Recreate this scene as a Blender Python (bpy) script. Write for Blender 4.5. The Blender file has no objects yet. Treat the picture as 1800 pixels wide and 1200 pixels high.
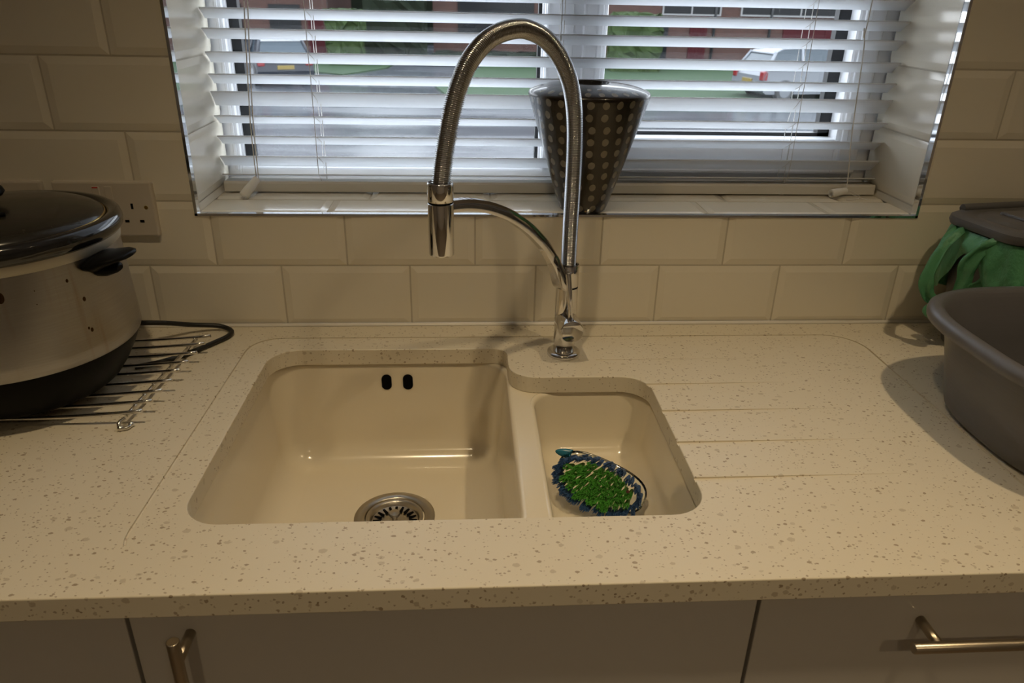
import bpy, bmesh, math, random
from math import sin, cos, pi, radians, sqrt, atan2, floor, ceil
from mathutils import Vector, Matrix
random.seed(4)
S = bpy.context.scene
C = S.collection

# ------------------------------------------------------------------ camera, world, lamps, exposure
CAM = Vector((0.4949, -1.133, 1.3956))
YAW, PITCH, ROLL = 0.0674, 0.4345, 0.0215
fw = Vector((sin(YAW)*cos(PITCH), cos(YAW)*cos(PITCH), -sin(PITCH)))
rt = Vector((cos(YAW), -sin(YAW), 0)); up = rt.cross(fw)
rt, up = cos(ROLL)*rt + sin(ROLL)*up, -sin(ROLL)*rt + cos(ROLL)*up
cd = bpy.data.cameras.new('camera'); cam = bpy.data.objects.new('camera', cd); C.objects.link(cam)
M3 = Matrix((rt, up, -fw)).transposed()
cam.matrix_world = Matrix.Translation(CAM) @ M3.to_4x4()
cd.sensor_width = 36; cd.lens = 1304.16/1800*36
cd.clip_start = 0.05; cd.clip_end = 400
cd.dof.use_dof = True; cd.dof.focus_distance = 1.0; cd.dof.aperture_fstop = 12.0
S.camera = cam

w = bpy.data.worlds.new('overcast_sky'); S.world = w; w.use_nodes = True
nt = w.node_tree; bg = nt.nodes['Background']
tc = nt.nodes.new('ShaderNodeTexCoord'); sx = nt.nodes.new('ShaderNodeSeparateXYZ')
cr = nt.nodes.new('ShaderNodeValToRGB')
nt.links.new(tc.outputs['Generated'], sx.inputs[0]); nt.links.new(sx.outputs['Z'], cr.inputs[0])
cr.color_ramp.elements[0].position = 0.0; cr.color_ramp.elements[0].color = (0.90, 0.94, 1.0, 1)
cr.color_ramp.elements[1].position = 0.7; cr.color_ramp.elements[1].color = (0.80, 0.88, 1.0, 1)
nt.links.new(cr.outputs[0], bg.inputs[0]); bg.inputs[1].default_value = 6.8

def downlight(x, y, watts, blend=0.9, size=92):
    l = bpy.data.lights.new('downlight', 'SPOT'); l.energy = watts; l.color = (1.0, 0.775, 0.47)
    l.shadow_soft_size = 0.025; l.spot_size = radians(size); l.spot_blend = blend
    o = bpy.data.objects.new('downlight', l); C.objects.link(o); o.location = (x, y, 2.385)
for x, wt in ((1.15, 26), (0.315, 25.5), (-0.52, 1.5), (1.99, 4)):
    downlight(x, -0.8, wt)
for x, wt in ((1.15, 26), (0.315, 26)):
    downlight(x, -2.2, wt, size=120)
S.view_settings.view_transform = 'Standard'; S.view_settings.look = 'None'
S.view_settings.gamma = 1.0; S.view_settings.use_curve_mapping = False
S.view_settings.exposure = 0.0

# ------------------------------------------------------------------ materials
def mat(name, col, rough=0.5, metal=0.0, coat=0.0, trans=0.0, ior=1.5, alpha=1.0, spec=0.5):
    m = bpy.data.materials.new(name); m.use_nodes = True
    b = m.node_tree.nodes['Principled BSDF']
    b.inputs['Base Color'].default_value = (*col, 1); b.inputs['Roughness'].default_value = rough
    b.inputs['Metallic'].default_value = metal; b.inputs['Coat Weight'].default_value = coat
    b.inputs['Coat Roughness'].default_value = 0.05
    b.inputs['Transmission Weight'].default_value = trans; b.inputs['IOR'].default_value = ior
    b.inputs['Alpha'].default_value = alpha; b.inputs['Specular IOR Level'].default_value = spec
    return m
class N:
    def __init__(s, m): s.t = m.node_tree; s.b = s.t.nodes['Principled BSDF']
    def new(s, ty, **k):
        n = s.t.nodes.new(ty)
        for a, v in k.items(): setattr(n, a, v)
        return n
    def link(s, a, b): s.t.links.new(a, b)
    def math(s, op, a, b=None, c=None):
        n = s.new('ShaderNodeMath', operation=op)
        for i, v in enumerate((a, b, c)):
            if v is None: continue
            if isinstance(v, (int, float)): n.inputs[i].default_value = v
            else: s.link(v, n.inputs[i])
        return n.outputs[0]
    def mix(s, f, a, b, blend='MIX'):
        n = s.new('ShaderNodeMix', data_type='RGBA', blend_type=blend)
        for i, v in ((0, f), (6, a), (7, b)):
            if isinstance(v, (int, float)): n.inputs[i].default_value = v
            elif isinstance(v, tuple): n.inputs[i].default_value = (*v, 1)
            else: s.link(v, n.inputs[i])
        return n.outputs[2]
    def obj(s, scale=1.0):
        tc = s.new('ShaderNodeTexCoord')
        if scale == 1.0: return tc.outputs['Object']
        mp = s.new('ShaderNodeMapping'); s.link(tc.outputs['Object'], mp.inputs[0])
        mp.inputs['Scale'].default_value = (scale,)*3 if isinstance(scale, (int, float)) else scale
        return mp.outputs[0]
    def noise(s, vec, scale, detail=3, rough=0.5):
        n = s.new('ShaderNodeTexNoise'); s.link(vec, n.inputs['Vector']); n.inputs['Scale'].default_value = scale
        n.inputs['Detail'].default_value = detail; n.inputs['Roughness'].default_value = rough; return n.outputs[0]
    def ramp(s, f, p0, p1, c0=(0, 0, 0), c1=(1, 1, 1)):
        n = s.new('ShaderNodeValToRGB'); s.link(f, n.inputs[0]); e = n.color_ramp.elements
        e[0].position = p0; e[0].color = (*c0, 1); e[1].position = p1; e[1].color = (*c1, 1); return n.outputs[0]
    def bump(s, h, strength=0.1, dist=0.01):
        n = s.new('ShaderNodeBump'); s.link(h, n.inputs['Height']); n.inputs['Strength'].default_value = strength
        n.inputs['Distance'].default_value = dist; s.link(n.outputs[0], s.b.inputs['Normal'])
    def col(s, x): s.link(x, s.b.inputs['Base Color'])
    def rough(s, x): s.link(x, s.b.inputs['Roughness'])

def varied(name, col, rough, amt=0.06, scale=8, **k):
    m = mat(name, col, rough, **k); n = N(m)
    f = n.noise(n.obj(), scale, 4)
    n.col(n.mix(f, tuple(c*(1-amt) for c in col), tuple(min(1, c*(1+amt)) for c in col)))
    return m
M = {}
M['tile'] = varied('glazed_tile', (0.81, 0.755, 0.63), 0.13, 0.03, 3)
n = N(M['tile']); n.bump(n.noise(n.obj(), 14, 2), 0.05, 0.004)
M['tile_white'] = M['tile']
M['grout'] = varied('grout', (0.56, 0.51, 0.41), 0.8, 0.15, 20)
M['plaster'] = varied('plaster', (0.55, 0.50, 0.43), 0.8, 0.04, 4)
M['ceiling'] = varied('ceiling_paint', (0.75, 0.73, 0.70), 0.85, 0.02, 4)
M['floor'] = varied('floor_vinyl', (0.20, 0.16, 0.12), 0.4, 0.2, 6)
M['outer_wall'] = varied('outer_brick_dark', (0.25, 0.15, 0.12), 0.8, 0.2, 10)
M['chrome'] = varied('chrome', (0.72, 0.71, 0.70), 0.07, 0.03, 30, metal=1.0)
M['chrome_trim'] = varied('polished_trim', (0.78, 0.79, 0.80), 0.06, 0.02, 30, metal=1.0)
M['wire'] = varied('wire_chrome', (0.74, 0.72, 0.68), 0.17, 0.03, 60, metal=1.0)
M['hose_steel'] = varied('hose_steel', (0.53, 0.54, 0.555), 0.16, 0.05, 40, metal=1.0)
M['dark_gap'] = varied('dark_gap', (0.004, 0.004, 0.004), 0.8, 0.1, spec=0.05)
M['dull_steel'] = varied('dull_steel', (0.50, 0.47, 0.42), 0.28, 0.08, 30, metal=1.0)
M['handle'] = varied('brushed_nickel', (0.50, 0.43, 0.33), 0.3, 0.06, 40, metal=1.0)
M['door'] = varied('gloss_door', (0.58, 0.555, 0.52), 0.14, 0.02, 3)
M['carcass'] = varied('carcass', (0.35, 0.34, 0.32), 0.5, 0.03)
M['sink'] = varied('sink_ceramic', (0.80, 0.72, 0.56), 0.16, 0.02, 5, coat=0.3)
M['silicone'] = varied('silicone', (0.80, 0.76, 0.68), 0.4, 0.02)
M['upvc'] = varied('upvc', (0.88, 0.89, 0.91), 0.28, 0.02, 5)
M['gasket'] = varied('gasket_black', (0.012, 0.013, 0.015), 0.5, 0.1, 20)
M['slat'] = mat('slat_white', (0.80, 0.81, 0.82), 0.35)
n = N(M['slat'])
tl = n.new('ShaderNodeBsdfTranslucent'); tl.inputs[0].default_value = (.80, .82, .84, 1); mxs = n.new('ShaderNodeMixShader'); mxs.inputs[0].default_value = 0.32
n.link(n.b.outputs[0], mxs.inputs[1]); n.link(tl.outputs[0], mxs.inputs[2]); n.link(mxs.outputs[0], n.t.nodes['Material Output'].inputs['Surface'])
n.col(n.mix(n.noise(n.obj((2, 60, 60)), 4), (0.86, 0.87, 0.88), (0.90, 0.91, 0.92)))
M['rail'] = varied('rail_cream', (0.76, 0.73, 0.66), 0.4, 0.03, 10)
M['cord'] = varied('cord_white', (0.78, 0.75, 0.70), 0.8, 0.05, 200)
M['toggle'] = varied('toggle_cream', (0.86, 0.84, 0.78), 0.45, 0.04, 60)
M['socket'] = varied('socket_plastic', (0.60, 0.54, 0.45), 0.3, 0.02, 10)
M['red'] = varied('red_mark', (0.5, 0.02, 0.02), 0.4, 0.05)
M['brass'] = varied('brass', (0.55, 0.38, 0.12), 0.3, 0.05, 50, metal=1.0)
M['black_gloss'] = varied('black_glaze', (0.010, 0.010, 0.011), 0.12, 0.2, 20, coat=0.4)
M['black_plastic'] = varied('black_plastic', (0.006, 0.006, 0.006), 0.40, 0.2, 30, spec=0.06)
M['cable'] = varied('cable_black', (0.012, 0.012, 0.012), 0.45, 0.2, 30)
M['bowl'] = varied('grey_plastic', (0.118, 0.115, 0.122), 0.34, 0.06, 20)
n = N(M['bowl']); n.bump(n.noise(n.obj((3, 3, 40)), 6, 4), 0.08, 0.003)
M['caddy'] = varied('dark_grey_plastic', (0.105, 0.104, 0.106), 0.40, 0.08, 25)
M['bag'] = varied('green_film', (0.085, 0.28, 0.135), 0.42, 0.25, 18, trans=0.0)
n = N(M['bag']); n.b.inputs['Subsurface Weight'].default_value = 0.0
n.bump(n.noise(n.obj((14, 14, 9)), 4, 5, 0.6), 0.45, 0.012)

# speckled worktop
m = M['worktop'] = mat('speckled_stone', (0.76, 0.69, 0.56), 0.34, coat=0.0, spec=0.4); n = N(m)
o = n.obj((1.0, 1.35, 1.0))
warp = n.new('ShaderNodeVectorMath', operation='ADD')
nz = n.new('ShaderNodeTexNoise'); n.link(o, nz.inputs['Vector']); nz.inputs['Scale'].default_value = 300
sc = n.new('ShaderNodeVectorMath', operation='SCALE'); n.link(nz.outputs['Color'], sc.inputs[0]); sc.inputs['Scale'].default_value = 0.0035
n.link(o, warp.inputs[0]); n.link(sc.outputs[0], warp.inputs[1])
base = n.mix(n.noise(o, 6, 3), (0.725, 0.655, 0.515), (0.755, 0.69, 0.55))
def chips(base, scale, rad, density, c0, c1):
    v = n.new('ShaderNodeTexVoronoi'); n.link(warp.outputs[0], v.inputs['Vector']); v.inputs['Scale'].default_value = scale
    sep = n.new('ShaderNodeSeparateColor'); n.link(v.outputs['Color'], sep.inputs[0])
    keep = n.math('LESS_THAN', sep.outputs[0], density)
    r = n.math('MULTIPLY_ADD', sep.outputs[1], rad, rad*0.45)
    inn = n.math('LESS_THAN', v.outputs['Distance'], r)
    f = n.math('MULTIPLY', keep, inn)
    return n.mix(f, base, n.mix(sep.outputs[2], c0, c1))
base = chips(base, 85, 0.26, 0.14, (0.53, 0.45, 0.33), (0.64, 0.57, 0.44))
base = chips(base, 140, 0.24, 0.22, (0.34, 0.26, 0.17), (0.62, 0.54, 0.41))
base = chips(base, 260, 0.26, 0.30, (0.30, 0.22, 0.14), (0.62, 0.54, 0.41))
n.col(base)

# brushed steel with splashes for the slow cooker
m = M['pot_steel'] = mat('stained_steel', (0.45, 0.42, 0.38), 0.30, metal=1.0); n = N(m)
o = n.obj()
br = n.noise(n.obj((2, 2, 90)), 8, 4, 0.6)
base = n.mix(br, (0.32, 0.305, 0.28), (0.43, 0.41, 0.38))
v = n.new('ShaderNodeTexVoronoi'); n.link(n.obj((1, 1, 0.6)), v.inputs['Vector']); v.inputs['Scale'].default_value = 34
sp = n.new('ShaderNodeSeparateColor'); n.link(v.outputs['Color'], sp.inputs[0])
f = n.math('MULTIPLY', n.math('LESS_THAN', sp.outputs[0], 0.42), n.math('LESS_THAN', v.outputs['Distance'], n.math('MULTIPLY_ADD', sp.outputs[1], 0.13, 0.03)))
base = n.mix(f, base, (0.05, 0.025, 0.012))
v2 = n.new('ShaderNodeTexVoronoi'); n.link(n.obj((1, 1, 0.7)), v2.inputs['Vector']); v2.inputs['Scale'].default_value = 95
sp2 = n.new('ShaderNodeSeparateColor'); n.link(v2.outputs['Color'], sp2.inputs[0])
f2 = n.math('MULTIPLY', n.math('LESS_THAN', sp2.outputs[0], 0.22), n.math('LESS_THAN', v2.outputs['Distance'], n.math('MULTIPLY_ADD', sp2.outputs[1], 0.16, 0.05)))
base = n.mix(f2, base, (0.06, 0.035, 0.018))
dr = n.ramp(n.noise(n.obj((18, 18, 1.0)), 3, 3), 0.54, 0.66)
base = n.mix(n.math('MULTIPLY', dr, 0.35), base, (0.26, 0.17, 0.075))
n.col(base); n.rough(n.math('MULTIPLY_ADD', n.noise(o, 30), 0.2, 0.22))
m = M['pot_lip'] = mat('dirty_lip', (0.45, 0.41, 0.32), 0.45, metal=0.3); n = N(m)
n.col(n.mix(n.ramp(n.noise(n.obj(), 60, 4), 0.66, 0.72), (0.50, 0.46, 0.36), (0.07, 0.045, 0.025)))
m = M['pot_lid'] = mat('smoked_glass', (0.030, 0.027, 0.022), 0.18, coat=0.1, spec=0.3); n = N(m)
n.rough(n.math('MULTIPLY_ADD', n.noise(n.obj(), 40, 4), 0.25, 0.08))
n.col(n.mix(n.ramp(n.noise(n.obj(), 160, 3), 0.68, 0.75), (0.020, 0.018, 0.014), (0.07, 0.062, 0.048)))

# polka dot lantern
m = M['dots'] = mat('dotted_lacquer', (0.05, 0.035, 0.02), 0.26, metal=0.2, coat=0.3); n = N(m)
uv = n.new('ShaderNodeTexCoord'); sx = n.new('ShaderNodeSeparateXYZ'); n.link(uv.outputs['UV'], sx.inputs[0])
U, V = sx.outputs[0], sx.outputs[1]              # U turn 0..1, V metres along the wall
R0, R1, HV, ROW, PIT = 0.038, 0.093, 0.180, 0.0180, 0.0225
vr = n.math('DIVIDE', V, ROW); row = n.math('FLOOR', vr)
rr = n.math('MULTIPLY_ADD', row, ROW/HV*(R1-R0), R0+0.006)
cnt = n.math('FLOOR', n.math('MULTIPLY', rr, 2*pi/PIT))
a = n.math('FRACT', n.math('MULTIPLY_ADD', row, 0.5, n.math('MULTIPLY', U, cnt)))
dx = n.math('MULTIPLY', n.math('SUBTRACT', a, 0.5), n.math('DIVIDE', n.math('MULTIPLY', rr, 2*pi), cnt))
dy = n.math('MULTIPLY', n.math('SUBTRACT', n.math('FRACT', vr), 0.5), ROW)
d = n.math('SQRT', n.math('ADD', n.math('MULTIPLY', dx, dx), n.math('MULTIPLY', dy, dy)))
d = n.math('MULTIPLY_ADD', n.noise(n.obj(), 150, 2), 0.0022, d)
isd = n.math('LESS_THAN', d, 0.0066)
body = n.mix(n.noise(n.obj(), 30, 5, 0.7), (0.007, 0.0055, 0.004), (0.026, 0.017, 0.009))
dot = n.mix(n.noise(n.obj(), 40, 3), (0.13, 0.115, 0.085), (0.23, 0.205, 0.16))
n.col(n.mix(isd, body, dot))
n.bump(n.noise(n.obj(), 60, 4), 0.15, 0.003)

M['clear'] = varied('clear_plastic', (0.93, 0.97, 0.96), 0.06, 0.01, 20, trans=1.0, ior=1.3)
M['teal'] = varied('teal_plastic', (0.02, 0.17, 0.26), 0.25, 0.1, 30)
M['bristle_green'] = varied('bristle_green', (0.085, 0.36, 0.045), 0.45, 0.5, 120)
M['bristle_blue'] = varied('bristle_blue', (0.04, 0.10, 0.24), 0.45, 0.35, 120)
M['crumb'] = varied('crumb', (0.07, 0.02, 0.01), 0.7, 0.2)

# outdoors
m = M['road'] = mat('wet_asphalt', (0.17, 0.185, 0.21), 0.3, spec=0.17); n = N(m)
n.col(n.mix(n.noise(n.obj(), 1.2, 6, 0.6), (0.030, 0.033, 0.038), (0.050, 0.054, 0.060)))
n.rough(n.ramp(n.noise(n.obj((0.12, 0.5, 1)), 1.0, 4), 0.35, 0.65, (0.10,)*3, (0.42,)*3))
n.bump(n.noise(n.obj(), 25, 3), 0.15, 0.02)
m = M['lawn'] = mat('grass', (0.10, 0.22, 0.07), 0.9, spec=0.15); n = N(m)
n.col(n.mix(n.noise(n.obj(), 2, 6), (0.012, 0.026, 0.010), (0.020, 0.038, 0.016)))
m = M['brick'] = mat('house_brick', (0.25, 0.13, 0.10), 0.9, spec=0.1); n = N(m)
bt = n.new('ShaderNodeTexBrick'); n.link(n.obj(), bt.inputs['Vector'])
mp = n.new('ShaderNodeMapping'); n.link(n.obj(), mp.inputs[0]); mp.inputs['Rotation'].default_value = (pi/2, 0, 0); n.link(mp.outputs[0], bt.inputs['Vector'])
bt.inputs['Scale'].default_value = 1; bt.inputs['Brick Width'].default_value = 0.225; bt.inputs['Row Height'].default_value = 0.075
bt.inputs['Mortar Size'].default_value = 0.008
bt.inputs['Color1'].default_value = (0.048, 0.024, 0.019, 1); bt.inputs['Color2'].default_value = (0.036, 0.019, 0.016, 1); bt.inputs['Mortar'].default_value = (0.05, 0.04, 0.036, 1)
n.col(bt.outputs[0])
M['roof'] = varied('roof_tile', (0.03, 0.023, 0.022), 0.8, 0.2, 5)
M['hedge'] = varied('hedge_leaf', (0.017, 0.029, 0.008), 0.8, 0.5, 9, spec=0.15)
M['hedge_dark'] = varied('hedge_dark', (0.006, 0.009, 0.005), 0.9, 0.5, 9, spec=0.1)
M['win_dark'] = varied('dark_glass', (0.004, 0.005, 0.006), 0.15, 0.1, spec=0.1)
M['maroon'] = varied('maroon_paint', (0.028, 0.003, 0.0045), 0.5, 0.08, spec=0.1)
M['white_paint'] = varied('white_paint', (0.12, 0.12, 0.12), 0.5, 0.04)
M['car_navy'] = varied('car_navy', (0.008, 0.010, 0.015), 0.3, 0.05, coat=0.1, spec=0.2)
M['car_roof'] = varied('car_roof', (0.22, 0.23, 0.24), 0.2, 0.05, coat=0.2)
M['car_silver'] = varied('car_silver', (0.10, 0.108, 0.12), 0.30, 0.03, metal=0.3, coat=0.15)
M['car_glass'] = varied('car_glass', (0.012, 0.022, 0.030), 0.08, 0.1, spec=0.35)
M['tyre'] = varied('tyre', (0.015, 0.015, 0.015), 0.7, 0.2)
M['plate_yellow'] = varied('plate_yellow', (0.11, 0.075, 0.004), 0.4, 0.05)
M['lamp_red'] = varied('lamp_red', (0.11, 0.004, 0.006), 0.2, 0.05)
M['slate'] = varied('kerb_stone', (0.055, 0.057, 0.06), 0.6, 0.1)

# ------------------------------------------------------------------ mesh helpers
class MB:
    def __init__(s): s.v, s.f, s.mi, s.sm, s.uv = [], [], [], [], {}
    def add(s, vs, fs, mi=0, smooth=False):
        b = len(s.v); s.v += [tuple(p) for p in vs]
        for f in fs: s.f.append([b+i for i in f]); s.mi.append(mi); s.sm.append(smooth)
        return b
    def box(s, x0, x1, y0, y1, z0, z1, mi=0, bev=0.0, mtx=None):
        if bev <= 0:
            vs = [Vector((x, y, z)) for z in (z0, z1) for y in (y0, y1) for x in (x0, x1)]
            fs = [(0, 2, 3, 1), (4, 5, 7, 6), (0, 1, 5, 4), (2, 6, 7, 3), (0, 4, 6, 2), (1, 3, 7, 5)]
            if mtx: vs = [mtx @ p for p in vs]
            s.add(vs, fs, mi); return
        bm = bmesh.new(); bmesh.ops.create_cube(bm, size=1)
        for p in bm.verts: p.co = Vector(((x0+x1)/2+p.co.x*(x1-x0), (y0+y1)/2+p.co.y*(y1-y0), (z0+z1)/2+p.co.z*(z1-z0)))
        bmesh.ops.bevel(bm, geom=bm.edges[:], offset=bev, segments=2, affect='EDGES', profile=0.5)
        s.bm(bm, mi, mtx)
    def bm(s, bm, mi=0, mtx=None, smooth=False):
        bm.verts.index_update()
        s.add([(mtx @ p.co) if mtx else p.co.copy() for p in bm.verts], [[q.index for q in f.verts] for f in bm.faces], mi, smooth); bm.free()
    def rings(s, rings, mi=0, smooth=True, cap0=False, cap1=False, closed=True):
        n = len(rings[0]); vs = [p for r in rings for p in r]; fs = []
        for i in range(len(rings)-1):
            for j in range(n if closed else n-1):
                k = (j+1) % n; fs.append((i*n+j, i*n+k, (i+1)*n+k, (i+1)*n+j))
        b = s.add(vs, fs, mi, smooth)
        if cap0: s.f.append([b+j for j in reversed(range(n))]); s.mi.append(mi); s.sm.append(False)
        if cap1: s.f.append([b+(len(rings)-1)*n+j for j in range(n)]); s.mi.append(mi); s.sm.append(False)
        return b
    def lathe(s, prof, seg=40, at=(0, 0, 0), mi=0, sx=1, sy=1, cap0=False, cap1=False, mtx=None, smooth=True):
        R = []
        for r, z in prof:
            ring = [Vector((r*sx*cos(2*pi*j/seg), r*sy*sin(2*pi*j/seg), z)) for j in range(seg)]
            if mtx: ring = [mtx @ p for p in ring]
            R.append([p+Vector(at) for p in ring])
        return s.rings(R, mi, smooth, cap0, cap1)
    def tube(s, pts, r, seg=10, mi=0, cap=True, closed=False, rad=None):
        pts = [Vector(p) for p in pts]; n = len(pts); R = []
        t0 = (pts[1]-pts[0]).normalized(); a = Vector((0, 0, 1)) if abs(t0.z) < .9 else Vector((0, 1, 0))
        u = t0.cross(a).normalized()
        for i, p in enumerate(pts):
            if closed: t = pts[(i+1) % n]-pts[i-1]
            else: t = pts[min(i+1, n-1)]-pts[max(i-1, 0)]
            t.normalize(); u = (u-t*u.dot(t)).normalized(); v = t.cross(u)
            q = rad[i] if rad else r
            R.append([p+u*q*cos(2*pi*j/seg)+v*q*sin(2*pi*j/seg) for j in range(seg)])
        if closed: R.append(R[0])
        s.rings(R, mi, True, cap and not closed, cap and not closed)
    def cyl(s, p0, p1, r, seg=24, mi=0, bev=0.0):
        p0, p1 = Vector(p0), Vector(p1); d = (p1-p0); L = d.length; q = d.to_track_quat('Z', 'Y').to_matrix().to_4x4()
        mt = Matrix.Translation(p0) @ q
        if bev: prof = [(r-bev, 0), (r-bev*.3, bev*.3), (r, bev), (r, L-bev), (r-bev*.3, L-bev*.3), (r-bev, L)]
        else: prof = [(r, 0), (r, L)]
        b0 = len(s.f); s.lathe(prof, seg, mi=mi, cap0=True, cap1=True, mtx=mt)
    def build(s, name, mats, parent=None, off=None, smooth_angle=None):
        me = bpy.data.meshes.new(name)
        o3 = Vector(off) if off else (parent_loc(parent) if parent else Vector((0, 0, 0)))
        me.from_pydata([Vector(p)-o3 for p in s.v], [], s.f); me.validate(clean_customdata=False)
        if len(me.polygons) == len(s.f):
            me.polygons.foreach_set('material_index', s.mi); me.polygons.foreach_set('use_smooth', s.sm)
        for x in (mats if isinstance(mats, (list, tuple)) else [mats]): me.materials.append(x)
        bm = bmesh.new(); bm.from_mesh(me); bmesh.ops.recalc_face_normals(bm, faces=bm.faces[:]); bm.to_mesh(me); bm.free()
        if smooth_angle: me.set_sharp_from_angle(angle=radians(smooth_angle))
        ob = bpy.data.objects.new(name, me); C.objects.link(ob)
        if parent: ob.parent = parent
        elif off: ob.location = off
        return ob
def parent_loc(p):
    v = Vector((0, 0, 0))
    while p: v += p.location; p = p.parent
    return v
def thing(name, label, cat, loc, group=None):
    o = bpy.data.objects.new(name, None); C.objects.link(o); o.location = loc; o.empty_display_size = 0.05
    o['label'] = label; o['category'] = cat
    if group: o['group'] = group
    return o
def tag(o, label, cat, group=None):
    o['label'] = label; o['category'] = cat
    if group: o['group'] = group
    return o
def struct(o, label=None, cat=None):
    o['kind'] = 'structure'
    if label: o['label'] = label
    if cat: o['category'] = cat
    return o
def rrect(x0, x1, y0, y1, r, n=8):
    rs = r if isinstance(r, (tuple, list)) else (r,)*4       # corners: x0y0, x1y0, x1y1, x0y1
    out = []
    for (cx, cy, a, q) in ((x0+rs[0], y0+rs[0], pi, rs[0]), (x1-rs[1], y0+rs[1], 1.5*pi, rs[1]), (x1-rs[2], y1-rs[2], 0, rs[2]), (x0+rs[3], y1-rs[3], .5*pi, rs[3])):
        for i in range(n+1):
            t = a+i/n*pi/2; out.append((cx+q*cos(t), cy+q*sin(t)))
    return out
def fillet(poly, n=8):
    """poly: list of (x, y, r); rounds every corner"""
    out = []; L = len(poly)
    for i in range(L):
        p = Vector(poly[i][:2]); r = poly[i][2]; a = (Vector(poly[i-1][:2])-p).normalized(); b = (Vector(poly[(i+1) % L][:2])-p).normalized()
        ang = a.angle(b); t = r/math.tan(ang/2); c = p+(a+b).normalized()*(r/sin(ang/2))
        q0, q1 = p+a*t-c, p+b*t-c; a0 = atan2(q0.y, q0.x); a1 = atan2(q1.y, q1.x); da = (a1-a0+pi) % (2*pi)-pi
        for k in range(n+1):
            th = a0+da*k/n; out.append((c.x+r*cos(th), c.y+r*sin(th)))
    return out
def flat_with_holes(outer, holes, z, extrude=0.0, bevel=0.0):
    cu = bpy.data.curves.new('tmp', 'CURVE'); cu.dimensions = '2D'; cu.fill_mode = 'BOTH'; cu.extrude = extrude
    cu.bevel_depth = bevel; cu.bevel_resolution = 2; cu.offset = -bevel
    for loop in [outer]+holes:
        sp = cu.splines.new('POLY'); sp.points.add(len(loop)-1); sp.use_cyclic_u = True
        for p, q in zip(sp.points, loop): p.co = (q[0], q[1], 0, 1)
    ob = bpy.data.objects.new('tmp', cu); C.objects.link(ob)
    dg = bpy.context.evaluated_depsgraph_get(); me = bpy.data.meshes.new_from_object(ob.evaluated_get(dg))
    bpy.data.objects.remove(ob); bpy.data.curves.remove(cu)
    me.transform(Matrix.Translation((0, 0, z))); me.materials.clear()
    bm = bmesh.new(); bm.from_mesh(me); bmesh.ops.remove_doubles(bm, verts=bm.verts[:], dist=1e-5); bmesh.ops.recalc_face_normals(bm, faces=bm.faces[:]); bm.to_mesh(me); bm.free()
    for p in me.polygons: p.material_index = 0
    return me
def lerp(a, b, t): return a+(b-a)*t
def smooth_path(pts, per=12):
    P = [Vector(p) for p in pts]; out = []
    for i in range(len(P)-1):
        p0, p1, p2, p3 = P[max(i-1, 0)], P[i], P[i+1], P[min(i+2, len(P)-1)]
        for k in range(per):
            t = k/per
            out.append(0.5*((2*p1)+(-p0+p2)*t+(2*p0-5*p1+4*p2-p3)*t*t+(-p0+3*p1-3*p2+p3)*t**3))
    out.append(P[-1]); return out
def resample(pts, step):
    d = [0]
    for a, b in zip(pts, pts[1:]): d.append(d[-1]+(b-a).length)
    n = int(d[-1]/step); out = []; j = 0
    for i in range(n+1):
        s = d[-1]*i/n
        while j < len(d)-2 and d[j+1] < s: j += 1
        out.append(pts[j].lerp(pts[j+1], (s-d[j])/max(1e-9, d[j+1]-d[j])))
    return out

# ------------------------------------------------------------------ room shell
TOP = 0.9                    # worktop height
OX0, OX1, OZ0, OZ1 = 0.083, 1.224, 1.084, 2.10      # window opening
RX0, RX1, SILL = 0.0868, 1.2202, 1.0868             # tiled reveal faces
TW, TH = 0.2025, 0.1025; G0 = TOP+0.1029
def clip(poly, axis, lim, keep_less):
    out = []
    for i in range(len(poly)):
        a, b = poly[i-1], poly[i]
        ia = (a[axis] <= lim) if keep_less else (a[axis] >= lim); ib = (b[axis] <= lim) if keep_less else (b[axis] >= lim)
        if ia != ib:
            t = (lim-a[axis])/(b[axis]-a[axis]); out.append(a.lerp(b, t))
        if ib: out.append(b)
    return out
def bevel_tiles(mb, fn, u0, u1, v0, v1, rows, mi):
    """rows: (v_low, v_high, offset); tile grid in (u, v, height); fn maps to world"""
    GR, BW, BH = 0.0013, 0.0105, 0.0024
    for (a, b, off) in rows:
        if b <= v0 or a >= v1: continue
        k = floor((u0-off)/TW)
        while off+k*TW < u1:
            x0, x1 = off+k*TW+GR, off+(k+1)*TW-GR; y0, y1 = a+GR, b-GR; k += 1
            o = [Vector((x0, y0, BH)), Vector((x1, y0, BH)), Vector((x1, y1, BH)), Vector((x0, y1, BH))]
            i = [Vector((x0+BW, y0+BW, 0)), Vector((x1-BW, y0+BW, 0)), Vector((x1-BW, y1-BW, 0)), Vector((x0+BW, y1-BW, 0))]
            sk = [Vector((p.x, p.y, BH+0.0015)) for p in o]
            polys = [i]+[[o[q], o[(q+1) % 4], i[(q+1) % 4], i[q]] for q in range(4)]+[[sk[q], sk[(q+1) % 4], o[(q+1) % 4], o[q]] for q in range(4)]
            for p in polys:
                for ax, lim, less in ((0, u0, False), (0, u1, True), (1, v0, False), (1, v1, True)):
                    if p: p = clip(p, ax, lim, less)
                if len(p) >= 3: mb.add([fn(q) for q in p], [list(range(len(p)))], mi)
offs = [0.0, (0.5+.0154)*TW, 0.0078*TW, (0.5+.0255)*TW, 0.0135*TW]
rows = [(TOP+0.0004, G0, offs[0])]
for j in range(12): rows.append((G0+j*TH, G0+(j+1)*TH, offs[1+j] if j < 4 else (0.5*TW+0.004 if j % 2 == 0 else 0.002)))
mb = MB()
RXL, RXR, RYB, CEIL = -1.5, 2.55, -3.1, 2.40
wall = lambda q: Vector((q.x, q.z, q.y))
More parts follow.
